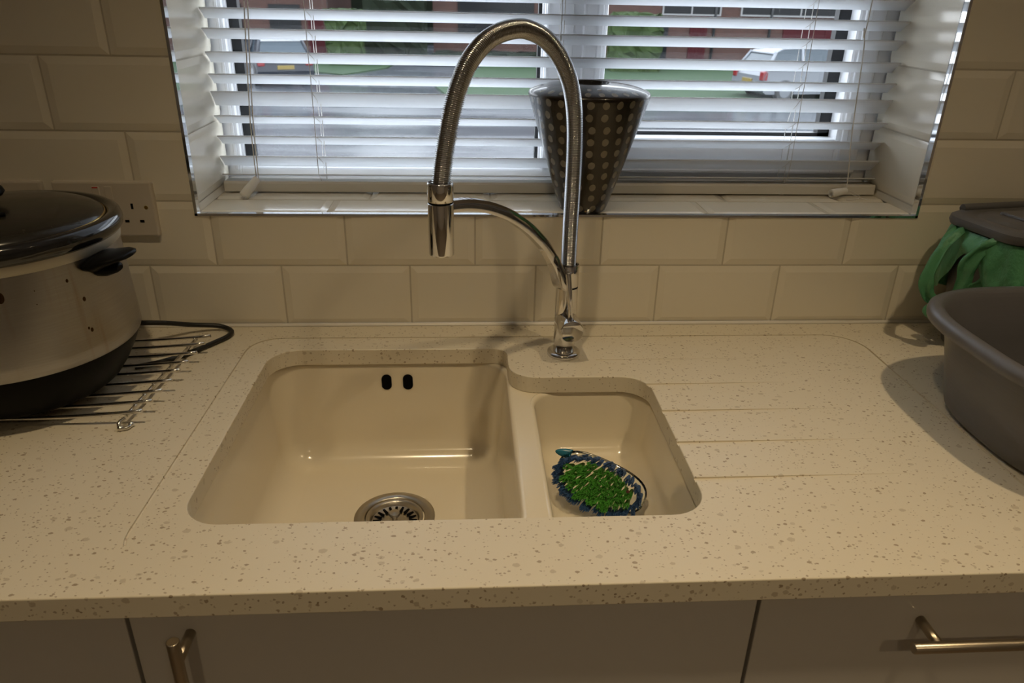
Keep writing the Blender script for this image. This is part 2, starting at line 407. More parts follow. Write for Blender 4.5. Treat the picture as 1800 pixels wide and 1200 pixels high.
for (u0, u1, v0, v1) in ((RXL, OX0, TOP, CEIL), (OX1, RXR, TOP, CEIL), (OX0, OX1, TOP, OZ0), (OX0, OX1, OZ1, CEIL)):
    bevel_tiles(mb, wall, u0, u1, v0, v1, rows, 0)
    mb.add([(u0, .0029, v0), (u1, .0029, v0), (u1, .0029, v1), (u0, .0029, v1)], [(0, 1, 2, 3)], 1)
mb.add([(RXL, .0035, -0.02), (RXR, .0035, -0.02), (RXR, .0035, TOP), (RXL, .0035, TOP)], [(0, 1, 2, 3)], 2)
# body of the wall, opened for the window
YO = 0.30
for (x0, x1, z0, z1) in ((RXL-.2, OX0-.012, -.2, CEIL+.1), (OX1+.012, RXR+.2, -.2, CEIL+.1), (OX0-.012, OX1+.012, -.2, OZ0-.012), (OX0-.012, OX1+.012, OZ1+.012, CEIL+.1)):
    mb.box(x0, x1, 0.006, YO, z0, z1, 3)
# tiled reveals and sill
YF = 0.180
rev = [(1.0992+(i-1)*TH, 1.0992+i*TH, -0.012) for i in range(11)]
bevel_tiles(mb, lambda q: Vector((RX0-q.z, q.x, q.y)), 0.010, YF, SILL, OZ1, rev, 0)
bevel_tiles(mb, lambda q: Vector((RX1+q.z, q.x, q.y)), 0.010, YF, SILL, OZ1, rev, 0)
bevel_tiles(mb, lambda q: Vector((q.x, q.y, SILL-q.z)), RX0, RX1, 0.010, YF, [(0.010, 0.098, 0.2783), (0.098, 0.21, 0.3345)], 0)
bevel_tiles(mb, lambda q: Vector((q.x, q.y, OZ1-.003+q.z)), RX0, RX1, 0.010, YF, [(0.010, 0.108, 0.075), (0.108, 0.22, 0.075)], 0)
g = 0.0029
mb.add([(RX0-g, 0.0, OZ0), (RX0-g, YF, OZ0), (RX0-g, YF, OZ1), (RX0-g, 0.0, OZ1)], [(0, 1, 2, 3)], 1)
mb.add([(RX1+g, 0.0, OZ0), (RX1+g, YF, OZ0), (RX1+g, YF, OZ1), (RX1+g, 0.0, OZ1)], [(0, 1, 2, 3)], 1)
mb.add([(RX0-g, 0.0, SILL-g), (RX1+g, 0.0, SILL-g), (RX1+g, YF, SILL-g), (RX0-g, YF, SILL-g)], [(0, 1, 2, 3)], 1)
mb.add([(RX0-g, 0.0, OZ1+.001), (RX1+g, 0.0, OZ1+.001), (RX1+g, YF, OZ1+.001), (RX0-g, YF, OZ1+.001)], [(0, 1, 2, 3)], 1)
struct(mb.build('wall_back', [M['tile'], M['grout'], M['plaster'], M['outer_wall']]))
for nm, b, mm in (('wall_left', (RXL-.1, RXL, RYB-.1, 0.006, -.1, CEIL+.1), 'plaster'), ('wall_right', (RXR, RXR+.1, RYB-.1, 0.006, -.1, CEIL+.1), 'plaster'),
                  ('wall_front', (RXL, RXR, RYB-.1, RYB, -.1, CEIL+.1), 'plaster'), ('ceiling', (RXL, RXR, RYB, 0.006, CEIL, CEIL+.1), 'ceiling'), ('floor', (RXL, RXR, RYB, 0.006, -.1, 0), 'floor')):
    mb = MB(); mb.box(*b); struct(mb.build(nm, M[mm]))
# polished edge trim round the opening: quadrant strips
def trim_strip(mb, p0, p1, a, b):
    """square-nosed strip from p0 to p1; a and b are the two cross-section directions"""
    prof = [(0, 0), (1, 0), (1, .75), (.93, .92), (.78, 1), (0, 1)]
    A, B = Vector(a), Vector(b)
    mb.rings([[Vector(p)+A*u+B*v for u, v in prof] for p in (p0, p1)], 0, False, True, True)
mb = MB()
Y0, YD = -0.0015, 0.0155
trim_strip(mb, (OX0, Y0, OZ0), (OX0, Y0, OZ1), (0, YD, 0), (0.0042, 0, 0))
trim_strip(mb, (OX1, Y0, OZ0), (OX1, Y0, OZ1), (0, YD, 0), (-0.0042, 0, 0))
trim_strip(mb, (OX0, Y0, OZ0), (OX1, Y0, OZ0), (0, YD-.003, 0), (0, 0, 0.0036))
trim_strip(mb, (OX0, Y0, OZ1), (OX1, Y0, OZ1), (0, YD, 0), (0, 0, -0.0042))
struct(mb.build('trim_1', M['chrome_trim']))
mb = MB(); mb.rings([[Vector((x, y, z)) for y, z in ((0.0, TOP), (-0.0045, TOP), (-0.003, TOP+.0018), (-.0012, TOP+.0035), (0.0, TOP+.0045))] for x in (RXL, RXR)], 0, True, True, True)
struct(mb.build('trim_2', M['silicone']))

# ------------------------------------------------------------------ window
wx = struct(thing('window_1', 'white plastic window with black edged glass behind the blind', 'window', (0.65, 0.21, SILL)))
def frame_ring(mb, x0, x1, z0, z1, wl, wr, wb, wt, y0, y1, bev=0.004):
    mb.box(x0, x0+wl, y0, y1, z0, z1, 0, bev); mb.box(x1-wr, x1, y0, y1, z0, z1, 0, bev)
    mb.box(x0+wl-bev, x1-wr+bev, y0, y1, z0, z0+wb, 0, bev); mb.box(x0+wl-bev, x1-wr+bev, y0, y1, z1-wt, z1, 0, bev)
FZ0, FZ1 = SILL-.012, OZ1
mb = MB()
frame_ring(mb, OX0-.01, OX1+.01, FZ0, FZ1, .036, .036, .045, .04, .186, .255)
mb.box(.627, .700, .188, .255, FZ0+.03, FZ1-.03, 0, .004)
# stepped glazing beads of the fixed left light
frame_ring(mb, .104, .632, 1.117, FZ1-.03, .0085, .0085, .0145, .02, .196, .225, .002)
mb.box(.098, .103, .184, .19, FZ0+.04, FZ1-.03, 0, .001); mb.box(.630, .634, .184, .19, FZ0+.04, FZ1-.03, 0, .001)
mb.box(.652, .675, .1855, .189, FZ0+.04, FZ1-.03, 0, .001)
f = mb.build('frame', M['upvc'], wx)
mb = MB()
frame_ring(mb, .690, 1.198, 1.116, FZ1-.02, .040, .048, .062, .05, .176, .24, .005)
mb.box(.712, .722, .173, .18, 1.13, FZ1-.05, 0, .002); mb.box(1.160, 1.172, .173, .18, 1.13, FZ1-.05, 0, .002)
mb.build('sash', M['upvc'], wx)
def gasket(x0, x1, z0, z1, wl, wr, wb):
    mb = MB(); y0, y1 = .205, .222
    mb.box(x0, x0+wl, y0, y1, z0, z1); mb.box(x1-wr, x1, y0, y1, z0, z1); mb.box(x0, x1, y0, y1, z0, z0+wb); mb.box(x0, x1, y0, y1, z1-.01, z1)
    mb.build('gasket', M['gasket'], wx)
gasket(.112, .6255, 1.1275, 2.04, .0165, .0075, .003)
gasket(.7285, 1.1515, 1.176, 2.03, .006, .0225, .008)
for x0, x1, z0, z1 in ((.113, .625, 1.128, 2.04), (.7295, 1.151, 1.1765, 2.03)):
    mb = MB(); mb.box(x0, x1, .2225, .2265, z0, z1)
    mb.build('pane', M['clear_glass'] if 'clear_glass' in M else M.setdefault('clear_glass', mat('clear_glass', (0.97, 0.98, 0.98), 0.0, trans=1.0, ior=1.02, spec=0.5)), wx)
g_ = M['clear_glass']; t_ = g_.node_tree
tr = t_.nodes.new('ShaderNodeBsdfTransparent'); tr.inputs[0].default_value = (.97, .98, .98, 1); gl = t_.nodes.new('ShaderNodeBsdfGlossy'); gl.inputs['Roughness'].default_value = 0.02
fr = t_.nodes.new('ShaderNodeFresnel'); fr.inputs[0].default_value = 1.45; mx = t_.nodes.new('ShaderNodeMixShader')
ge = t_.nodes.new('ShaderNodeNewGeometry'); sb = t_.nodes.new('ShaderNodeMath'); sb.operation = 'SUBTRACT'; sb.inputs[0].default_value = 1.0
ml = t_.nodes.new('ShaderNodeMath'); ml.operation = 'MULTIPLY'
t_.links.new(ge.outputs['Backfacing'], sb.inputs[1]); t_.links.new(sb.outputs[0], ml.inputs[0]); t_.links.new(fr.outputs[0], ml.inputs[1])
t_.links.new(ml.outputs[0], mx.inputs[0]); t_.links.new(tr.outputs[0], mx.inputs[1]); t_.links.new(gl.outputs[0], mx.inputs[2])
t_.links.new(mx.outputs[0], t_.nodes['Material Output'].inputs['Surface'])

# ------------------------------------------------------------------ venetian blind
bl = thing('venetian_blind', 'white venetian blind with tilted slats filling the window recess', 'blind', (0.6535, 0.15, SILL))
BX0, BX1, YN = 0.0885, 1.2185, 0.1375
slats = [(1.403, 29), (1.372, 30), (1.343, 31.5), (1.309, 34), (1.276, 32), (1.250, 52), (1.212, 29), (1.180, 32.5), (1.1475, 40), (1.117, 16)]
z = 1.403
for i in range(19):
    z += 0.0328; slats.append((z, 30+random.uniform(-2, 3)))
W_ = 0.031
for z, ang in slats:
    mb = MB(); a = radians(ang); dy, dz = cos(a), -sin(a); ny, nz_ = -dz, dy
    ends = []
    for x in (BX0, BX0+.001, BX1-.001, BX1):
        ring = []
        ins = 0.001 if x in (BX0, BX1) else 0
        for s_, t_s in [(0, 0), (.0008, -.0011), (.25*W_, -.0004), (.5*W_, 0), (.75*W_, -.0004), (W_-.0008, -.0011), (W_, 0), (W_-.0008, .0011), (.75*W_, .0016), (.5*W_, .002), (.25*W_, .0016), (.0008, .0011)]:
            s2 = min(max(s_, ins), W_-ins)
            ring.append(Vector((x, YN+dy*s2+ny*t_s, z+dz*s2+nz_*t_s)))
        ends.append(ring)
    mb.rings(ends, 0, False, True, True)
    mb.build('slat', M['slat'], bl)
mb = MB()
prof = [(.132, 1.0895), (.132, 1.103), (.1335, 1.1065), (.1365, 1.1065), (.1375, 1.1055), (.163, 1.1055), (.165, 1.103), (.165, 1.0915), (.163, 1.0895)]
mb.rings([[Vector((x, y, z)) for y, z in prof] for x in (.0905, 1.2185)], 0, False, True, True)
mb.build('bottom_rail', M['rail'], bl)
mb = MB(); mb.box(.0885, 1.2185, .125, .172, 2.045, 2.095, 0, .003); mb.build('head_rail', M['rail'], bl)
def cordpath(pts, r=0.0007): return smooth_path(pts, 4)
for x, slip in ((0.2525, 0.004), (0.649, 0.001), (1.053, -0.006)):
    mb = MB()
    front = [(x-slip+random.uniform(-.0006, .0006), YN-.0015, z+.002) for z, a in sorted(slats)]
    back = [(x+random.uniform(-.0006, .0006), YN+W_*cos(radians(a))+.002, z-W_*sin(radians(a))) for z, a in sorted(slats)]
    mb.tube([(x, YN-.002, 1.1075)]+front+[(x, YN, 2.05)], .00055, 6)
    mb.tube([(x+.002, YN+W_, 1.106)]+back+[(x, YN+W_, 2.05)], .00055, 6)
    mb.tube([(x+.006, YN+.5*W_, 1.106), (x+.006, YN+.5*W_, 2.05)], .0007, 6)
    for z, a in slats:
        mb.tube([(x-slip, YN-.0015, z+.0005), (x+.002, YN+.5*W_*cos(radians(a)), z-.5*W_*sin(radians(a))-.0022), (x, YN+W_*cos(radians(a))+.002, z-W_*sin(radians(a)))], .0005, 5)
    mb.lathe([(.0, 1.0878), (.006, 1.0878), (.007, 1.0895)], 14, (x, .142, 0), cap1=True)
    mb.build('ladder_cord', M['cord'], bl)
# pull cords with barrel toggles
def toggle(p0, p1, r):
    mb = MB(); p0, p1 = Vector(p0), Vector(p1); L = (p1-p0).length
    mt = Matrix.Translation(p0) @ (p1-p0).to_track_quat('Z', 'Y').to_matrix().to_4x4()
    mb.lathe([(.001, 0), (r*.62, 0), (r*.74, L*.04), (r*.9, L*.5), (r, L*.93), (r*.93, L), (r*.55, L), (r*.5, L*.86), (.0001, L*.85)], 22, mtx=mt)
    return mb
pc = toggle((.1525, .1125, 1.1165), (.1305, .098, 1.0900), .0082).build('pull_toggle', M['toggle'], bl)
mb = MB(); mb.tube(smooth_path([(.163, .121, 1.384), (.157, .119, 1.30), (.151, .116, 1.20), (.1505, .113, 1.1155)], 6), .0009, 6)
mb.tube(smooth_path([(.163, .121, 1.384), (.168, .121, 2.05)], 6), .0009, 6)
mb.tube(smooth_path([(.1685, .121, 1.384), (.1615, .119, 1.30), (.1555, .116, 1.20), (.154, .113, 1.1155)], 6), .0009, 6)
mb.tube(smooth_path([(.1685, .121, 1.384), (.174, .121, 2.05)], 6), .0009, 6)
mb.build('pull_cord', M['cord'], bl)
toggle((1.160, .120, 1.1000), (1.130, .113, 1.0955), .0076).build('pull_toggle', M['toggle'], bl)
mb = MB(); mb.tube(smooth_path([(1.141, .125, 2.05), (1.140, .124, 1.41), (1.136, .124, 1.36), (1.1415, .123, 1.33), (1.150, .122, 1.2), (1.158, .121, 1.13), (1.1605, .12, 1.1005)], 8), .0010, 6)
mb.tube(smooth_path([(1.160, .12, 1.1005), (1.166, .115, 1.096), (1.175, .112, 1.092), (1.187, .108, 1.0885), (1.197, .105, 1.0878)], 6), .0006, 6)
mb.tube(smooth_path([(1.1605, .12, 1.1005), (1.171, .116, 1.098), (1.184, .114, 1.0905), (1.170, .104, 1.0876), (1.155, .104, 1.0876)], 6), .0006, 6)
mb.build('pull_cord', M['cord'], bl)

# ------------------------------------------------------------------ polka dot lantern on the sill
vz = SILL
vs = thing('vase', 'dark bronze vase with pale polka dots standing on the window sill', 'vase', (0.684, 0.0425, vz))
prof = []
HV_ = 0.172
for i in range(25):
    t = i/24; r = lerp(.0375, .0925, t**0.95); prof.append((r, .003+HV_*t))
mb = MB(); seg = 64
vprof = [(.032, 0.0), (.0365, .0008), (.0375, .003)]+prof[1:]+[(.0930, HV_+.006), (.0915, HV_+.009), (.088, HV_+.0115), (.078, HV_+.0150), (.066, HV_+.018), (.052, HV_+.0200), (.036, HV_+.0215), (.031, HV_+.0218)]
mb.lathe(vprof, seg, (0.684, 0.0425, vz), cap0=True)
vb = mb.build('body', M['dots'], vs, smooth_angle=40)
uvl = vb.data.uv_layers.new(name='UVMap')
for p in vb.data.polygons:
    for li in p.loop_indices:
        co = vb.data.vertices[vb.data.loops[li].vertex_index].co
        ang = atan2(co.y, co.x)/(2*pi) % 1.0
        cen = atan2(p.center.y, p.center.x)/(2*pi) % 1.0
        if ang-cen > .5: ang -= 1
        if cen-ang > .5: ang += 1
        rr_ = sqrt(co.x**2+co.y**2)
        vv = co.z if co.z < HV_+.008 else HV_+.008+(.0925-rr_)
        uvl.data[li].uv = (ang, vv)
mb = MB(); zz = vz+HV_+.0205
mb.lathe([(.0300, 0.0005), (.0316, .0010), (.0318, .0018), (.0312, .0022), (.0303, .0020), (.029, 0), (.028, -.02), (.0001, -.024)], 48, (0.684, 0.0425, zz))
mb.build('neck_ring', M['black_gloss'], vs)
mb = MB(); mb.lathe([(.0001, -.0028), (.0022, -.0018), (.003, 0), (.0022, .0018), (.0001, .0028)], 14, (0.6835, 0.0065, vz+.0052)); mb.build('stud', M['brass'], vs)

# ------------------------------------------------------------------ worktop with cut-out and drainer grooves
CUT = fillet([(.1965, -.506, .042), (.7545, -.506, .042), (.7545, -.1905, .040), (.5565, -.1905, .040), (.5565, -.0935, .022), (.1995, -.0935, .045)], 8)
WX0, WX1 = RXL+.002, RXR-.002
me = flat_with_holes([(WX0, -.606), (WX1, -.606), (WX1, -.0005), (WX0, -.0005)], [CUT], TOP-.013, 0.013-.0013, 0.0013)
wt = bpy.data.objects.new('worktop', me); C.objects.link(wt)
cut = MB()
gp = fillet([(.1545, -.5245, .001), (.161, -.0500, .045), (1.131, -.0500, .055), (1.131, -.560, .03)], 10)
gpath = [Vector((.1590, -.5375, TOP))]+[Vector((.1545, -.5225, TOP))]+[Vector((x, y, TOP)) for x, y in gp[11:33]]+[Vector((1.131, -.53, TOP))]
cut.tube([p-Vector((0, 0, .0009)) for p in resample(gpath, .012)], .0019, 8)
for y, x1, dp in ((-.138, 1.02, .0012), (-.2165, 1.03, .0026), (-.2915, 1.06, .0028), (-.3685, 1.06, .0030), (-.4440, 1.06, .0030)):
    x0 = .70; hw = .0042
    if y > -.15: x0 = .69
    cut.add([(x0, y-hw, TOP+.002), (x0, y+hw, TOP+.002), (x0, y+hw, TOP-dp), (x0, y-hw, TOP-dp), (x1, y-hw, TOP+.002), (x1, y+hw, TOP+.002), (x1, y+hw, TOP+.0004), (x1, y-hw, TOP+.0004)],
            [(0, 1, 2, 3), (7, 6, 5, 4), (0, 4, 5, 1), (1, 5, 6, 2), (2, 6, 7, 3), (3, 7, 4, 0)])
co = cut.build('cutter', M['gasket'])
md = wt.modifiers.new('b', 'BOOLEAN'); md.operation = 'DIFFERENCE'; md.object = co; md.solver = 'EXACT'
dg = bpy.context.evaluated_depsgraph_get(); me2 = bpy.data.meshes.new_from_object(wt.evaluated_get(dg))
wt.modifiers.clear(); wt.data = me2; me2.materials.clear(); me2.materials.append(M['worktop'])
for p in me2.polygons: p.material_index = 0; p.use_smooth = False
bpy.data.objects.remove(co)
tag(wt, 'cream speckled stone worktop running under the window with drainer grooves', 'worktop')

# ------------------------------------------------------------------ sink
ZS = TOP-.02605
sk = thing('sink', 'cream undermount one and a half bowl sink below the window', 'sink', (.47, -.30, .70))
def bowl_rings(x0, x1, y0, y1, r, ztop, zbot, taper, fil):
    out = []
    lip = .006
    for k in range(5):
        t = k/4*pi/2; d = lip*(1-sin(t)); out.append((-d, ztop-lip*(1-cos(t))))
    H = ztop-lip-zbot-fil
    for k in range(1, 7): out.append((taper*k/6, ztop-lip-H*k/6))
    for k in range(1, 11):
        t = k/10*pi/2; out.append((taper+fil*(1-cos(t)), zbot+fil*(1-sin(t))))
    R = []
    for d, z in out:
        rr = [max(.004, q-d*.6) for q in r]
        R.append([Vector((x, y, z)) for x, y in rrect(x0+d, x1-d, y0+d, y1-d, rr, 8)])
    return R
MAIN = (.1935, .5545, -.508, -.0895); SML = (.5905, .7580, -.508, -.1870)
def bowl_mesh(name, box, r, zbot, taper, fil, dc, dr, par, overflow=False):
    R = bowl_rings(*box, r, ZS, zbot, taper, fil); mb = MB(); mb.rings(R, 0, True)
    last = R[-1]; n_ = len(last)
    hole = [Vector((dc[0]+dr*cos(2*pi*(j+.5)/n_+pi), dc[1]+dr*sin(2*pi*(j+.5)/n_+pi), zbot-.004)) for j in range(n_)]
    # start both loops in the same direction
    a0 = [atan2(p.y-dc[1], p.x-dc[0]) for p in last]
    hole = [Vector((dc[0]+dr*cos(a), dc[1]+dr*sin(a), zbot-.004)) for a in a0]
    steps = []
    for t in (.35, .7, .93):
        steps.append([last[j].lerp(hole[j], t).to_2d().to_3d()+Vector((0, 0, zbot-.0035*t)) for j in range(n_)])
    mb.rings([last]+steps+[hole]+[[p-Vector((0, 0, .02)) for p in hole]], 0, True)
    return mb.build(name, M['sink'], par)
main_b = bowl_mesh('main_bowl', MAIN, [.045]*4, .708, .010, .042, (.3885, -.252), .0585, sk)
small_b = bowl_mesh('half_bowl', SML, [.038]*4, .772, .008, .034, (.672, -.388), .046, sk)
me = flat_with_holes([(.17, -.535), (.785, -.535), (.785, -.065), (.17, -.065)], [rrect(MAIN[0]-.006, MAIN[1]+.006, MAIN[2]-.006, MAIN[3]+.006, .048), rrect(SML[0]-.006, SML[1]+.006, SML[2]-.006, SML[3]+.006, .041)], ZS)
me.transform(Matrix.Translation(-sk.location)); me.materials.append(M['sink'])
rimo = bpy.data.objects.new('flange', me); C.objects.link(rimo); rimo.parent = sk
def strainer(name, c, z, r):
    mb = MB()
    mb.lathe([(r, -.004), (r+.001, .0005), (r-.002, .0016), (r*.78, .0012), (r*.75, -.001), (r*.73, -.012), (r*.70, -.014)], 48, (c[0], c[1], z))
    o = mb.build(name, M['dull_steel'], sk, smooth_angle=50)
    mb = MB(); mb.lathe([(r*.735, -.006), (r*.72, .0005), (r*.66, .001), (r*.62, -.001), (r*.58, -.006), (r*.34, -.0085), (r*.26, -.007), (r*.2, -.007), (.0001, -.007)], 48, (c[0], c[1], z))
    mb.lathe([(.004, -.007), (.004, .002), (.0075, .003), (.0085, .005), (.0075, .008), (.0001, .009)], 20, (c[0], c[1], z))
    b = mb.build('basket', M['dull_steel'], o, smooth_angle=50)
    mb = MB()
    for k in range(20):
        a = 2*pi*k/20; mt = Matrix.Translation((c[0], c[1], z-.0068)) @ Matrix.Rotation(a, 4, 'Z')
        mb.box(r*.36, r*.56, -.0019, .0019, -.0012, .0012, 0, .0008, mt)
    mb.build('basket_slots', M['dark_gap'], o)
    return o
strainer('strainer', (.3885, -.252), .7055, .0575)
strainer('waste', (.672, -.388), .7695, .0450)
mb = MB()
for x in (.3690, .4022):
    yb = -.0925
    ring = [(x+.0075*max(-1, min(1, 0))+px_, pz) for px_, pz in [(.0078*cos(t), (.0052 if sin(t) > 0 else -.0052)+.0075*sin(t)) for t in [2*pi*k/24 for k in range(24)]]]
    mb.rings([[Vector((u, yb-.0012, .8425+v)) for u, v in ring], [Vector((u, yb+.009, .8425+v)) for u, v in ring]], 0, False, True, True)
mb.build('overflow_slots', M['dark_gap'], sk)

# ------------------------------------------------------------------ mixer tap
TX, TY = .6435, -.1130
tp = thing('mixer_tap', 'chrome spring hose mixer tap standing behind the sink', 'tap', (TX, TY, TOP))
HXY = Vector((.4635, -.270)); u2 = (HXY-Vector((TX, TY))).normalized()
def tpt(s, z): return Vector((TX+u2.x*s, TY+u2.y*s, z))
mb = MB(); mb.lathe([(.0175, .0075), (.0225, .0072), (.0250, .0055), (.0255, .003), (.0255, .0004), (.024, 0)], 48, (TX, TY, TOP), cap0=True); mb.build('base_flange', M['chrome'], tp, smooth_angle=50)
mb = MB(); mb.lathe([(.0150, .006), (.0163, .0075), (.0163, .110)], 48, (TX, TY, TOP), cap1=True); mb.build('column', M['chrome'], tp, smooth_angle=50)
mb = MB(); mb.lathe([(.0157, .1095), (.0157, .1125)], 40, (TX, TY, TOP)); mb.build('seam_ring', M['dark_gap'], tp)
mb = MB(); mb.lathe([(.0153, .1118), (.0163, .1128), (.0163, .1440), (.0155, .1455), (.0128, .1455), (.0122, .140)], 48, (TX, TY, TOP), cap1=True); mb.build('collar', M['chrome'], tp, smooth_angle=50)
# flat arm curving from the collar up to the spray holder
arm = [(.0080, 1.0150), (.0150, 1.0210), (.0225, 1.0360), (.0320, 1.0545), (.0415, 1.0685), (.0545, 1.0850), (.0690, 1.0990), (.0860, 1.1140), (.1030, 1.1265), (.1220, 1.1385), (.1400, 1.1478), (.1600, 1.1560), (.1800, 1.1620), (.2000, 1.1660), (.2240, 1.1680)]
arm = smooth_path([tpt(s, z) for s, z in arm], 5)
side = Vector((-u2.y, u2.x, 0)); R = []
for i, p in enumerate(arm):
    t = (arm[min(i+1, len(arm)-1)]-arm[max(i-1, 0)]).normalized(); nn = side.cross(t).normalized()
    wv = lerp(.0125, .0060, min(1, i/18)); th = lerp(.0085, .0074, min(1, i/18))
    ring = []
    for a_, b_ in ((-1, -.75), (-.9, -1), (.9, -1), (1, -.75), (1, .75), (.9, 1), (-.9, 1), (-1, .75)): ring.append(p+side*a_*wv+nn*b_*th)
    R.append(ring)
mb = MB(); mb.rings(R, 0, False, True, True); mb.build('arm', M['chrome'], tp, smooth_angle=40)
hp = [(0, 1.0400), (0, 1.0460), (0, 1.0989), (-.0004, 1.156), (.0006, 1.2186), (.0056, 1.2625), (.0175, 1.2985), (.0392, 1.3290), (.0665, 1.3500), (.0967, 1.3605), (.1205, 1.3616), (.1478, 1.3564), (.1699, 1.3460), (.1915, 1.3270), (.2062, 1.3030), (.2158, 1.2790), (.2249, 1.2470), (.2315, 1.2175), (.2355, 1.1950)]
path = resample(smooth_path([tpt(s, z) for s, z in hp], 14), .00055)
mb = MB(); mb.tube(path, 0, 20, rad=[.0104+.0010*cos(2*pi*i/4) for i in range(len(path))]); mb.build('spring_hose', M['hose_steel'], tp)
HX, HY = tpt(.2362, 0).x, tpt(.2362, 0).y
mb = MB(); mb.lathe([(.0128, 1.1955), (.0142, 1.1985), (.0152, 1.1978), (.0154, 1.1955), (.0154, 1.1770), (.0149, 1.1762)], 40, (HX, HY, 0), cap1=True); sh = mb.build('spray_holder', M['chrome'], tp, smooth_angle=50)
mb = MB(); mb.lathe([(.0147, 1.1766), (.0147, 1.1735)], 40, (HX, HY, 0)); mb.build('holder_gap', M['dark_gap'], tp)
mb = MB(); mb.lathe([(.0140, 1.1745), (.0154, 1.1735), (.0154, 1.1130), (.0150, 1.1112), (.0135, 1.1105), (.0130, 1.1125), (.0001, 1.1125)], 40, (HX, HY, 0)); mb.build('spray_head', M['chrome'], tp, smooth_angle=50)
mb = MB(); mb.cyl((TX, TY, .9580), (TX+.0035, TY-.0500, .9580), .0172, 40, bev=.0012); kn = mb.build('control_knob', M['chrome'], tp, smooth_angle=50)
mb = MB(); lv = smooth_path([(TX+.002, TY-.036, .9735), (TX+.0010, TY-.0365, .990), (TX-.0010, TY-.034, 1.015), (TX-.0035, TY-.0285, 1.0420)], 6)
mb.tube(lv, .0036, 14, rad=[lerp(.0032, .0042, i/(len(lv)-1)) for i in range(len(lv))]); mb.build('lever', M['chrome'], kn)

# ------------------------------------------------------------------ scrubbing brush in the half bowl
BC = Vector((.6725, -.3225, .8100))
br = thing('scrubbing_brush', 'clear scrubbing brush with green and blue bristles lying in the half bowl', 'brush', (BC.x, BC.y, .772))
nv = Vector((-.20, -.86, .46)).normalized(); rx_ = Vector((1, 0, 0)); rx_ = (rx_-nv*rx_.dot(nv)).normalized(); ux_ = nv.cross(rx_)
lv_ = rx_*cos(radians(-23))+ux_*sin(radians(-23)); wv_ = nv.cross(lv_)
def bp(l, w_, h): return BC+lv_*l+wv_*w_+nv*h
def outline(k, n_=48):
    out = []
    for i in range(n_):
        t = 2*pi*i/n_; l = .061*cos(t); wd = .0335*(1+.10*cos(2*t)-.05*cos(t))
        out.append((l*k, wd*sin(t)*(abs(sin(t))**-.18 if abs(sin(t)) > .05 else 1)*k))
    return out
mb = MB()
mb.rings([[bp(l, w_, h) for l, w_ in outline(k)] for k, h in ((.55, -.016), (.86, -.0125), (.98, -.008), (1.03, -.003), (1.03, 0), (1.0, .0015), (.5, .0016))], 0, True, True, True)
mb.build('back_plate', M['clear'], br)
mb = MB()
mb.rings([[bp(-.050-.022*s, .0185-.004*s+.0068*sqrt(max(.02, 1-s**2))*cos(t), -.006+.003*sqrt(max(.02, 1-s**2))*sin(t)) for t in [2*pi*j/12 for j in range(12)] for q in (0,)] for s in (0, .2, .5, .75, .92, 1.0)], 0, True, True, True)
mb.build('hanging_tab', M['teal'], br)
def tufts(color, pts, rad, hgt, nb, seedv):
    random.seed(seedv); mb = MB()
    for l, w_ in pts:
        lean_l = l*.06-.004+random.uniform(-.0018, .0018); lean_w = w_*.08-.006+random.uniform(-.0018, .0018)
        for k in range(nb):
            a = random.uniform(0, 2*pi); q = rad*sqrt(random.random())
            b0 = bp(l+q*.6*cos(a), w_+q*.6*sin(a), .001); H = hgt*random.uniform(.82, 1.05)
            tip = bp(l+lean_l+q*1.5*cos(a), w_+lean_w+q*1.5*sin(a), H)
            e1 = lv_*.0009; e2 = wv_*.0009
            mb.add([b0+e1, b0-e1*.5+e2*.87, b0-e1*.5-e2*.87, tip+e1*.55, tip-e1*.28+e2*.48, tip-e1*.28-e2*.48], [(0, 1, 4, 3), (1, 2, 5, 4), (2, 0, 3, 5), (3, 4, 5)])
    ob = mb.build('bristles', M[color], br); ob['kind'] = 'stuff'; ob['label'] = ('green' if 'green' in color else 'blue')+' bristles'
gp_, bp_ = [], []
for i in range(-7, 8):
    for j in range(-4, 5):
        l = i*.0076+(.0038 if j % 2 else 0); w_ = j*.0069
        e = (l/.0575)**2+(w_/.0315)**2
        if e < .62: gp_.append((l, w_))
for k in range(40):
    t = 2*pi*k/40; bp_.append((.0535*cos(t), .0285*sin(t)))
    if k % 2: bp_.append((.0565*cos(t+.08), .0305*sin(t+.08)))
tufts('bristle_green', gp_, .0030, .0225, 30, 3)
tufts('bristle_blue', bp_, .0026, .0200, 26, 5)
mb = MB(); mb.lathe([(.0001, -.002), (.0022, -.001), (.0026, .0004), (.0012, .002), (.0001, .0022)], 7, bp(.036, .006, .0228), smooth=False); mb.build('crumb', M['crumb'], br)

# ------------------------------------------------------------------ base units
def bar_handle(par, p0, p1, posts, r=.0058):
    mb = MB(); mb.cyl(p0, p1, r, 24, bev=.0008)
    for q in posts: mb.cyl(q, (q[0], -.5895, q[2]), .0050, 18)
    return mb.build('handle', M['handle'], par)
YD_ = -.5900
def base_unit(name, label, x0, x1, fronts):
    t = thing(name, label, 'cabinet', ((x0+x1)/2, -.30, 0.0), 'base units under the worktop')
    mb = MB(); TZ = .868
    mb.box(x0, x0+.018, -.568, -.02, .10, TZ); mb.box(x1-.018, x1, -.568, -.02, .10, TZ); mb.box(x0+.018, x1-.018, -.568, -.02, .10, .118); mb.box(x0+.018, x1-.018, -.03, -.02, .118, TZ)
    mb.box(x0, x1, -.53, -.51, 0, .10)
    mb.build('carcass', M['carcass'], t)
    for nm, z0, z1 in fronts:
        mb = MB(); mb.box(x0+.0020, x1-.0020, YD_, -.571, z0, z1, 0, .0012)
        yield t, mb.build(nm, M['door'], t)
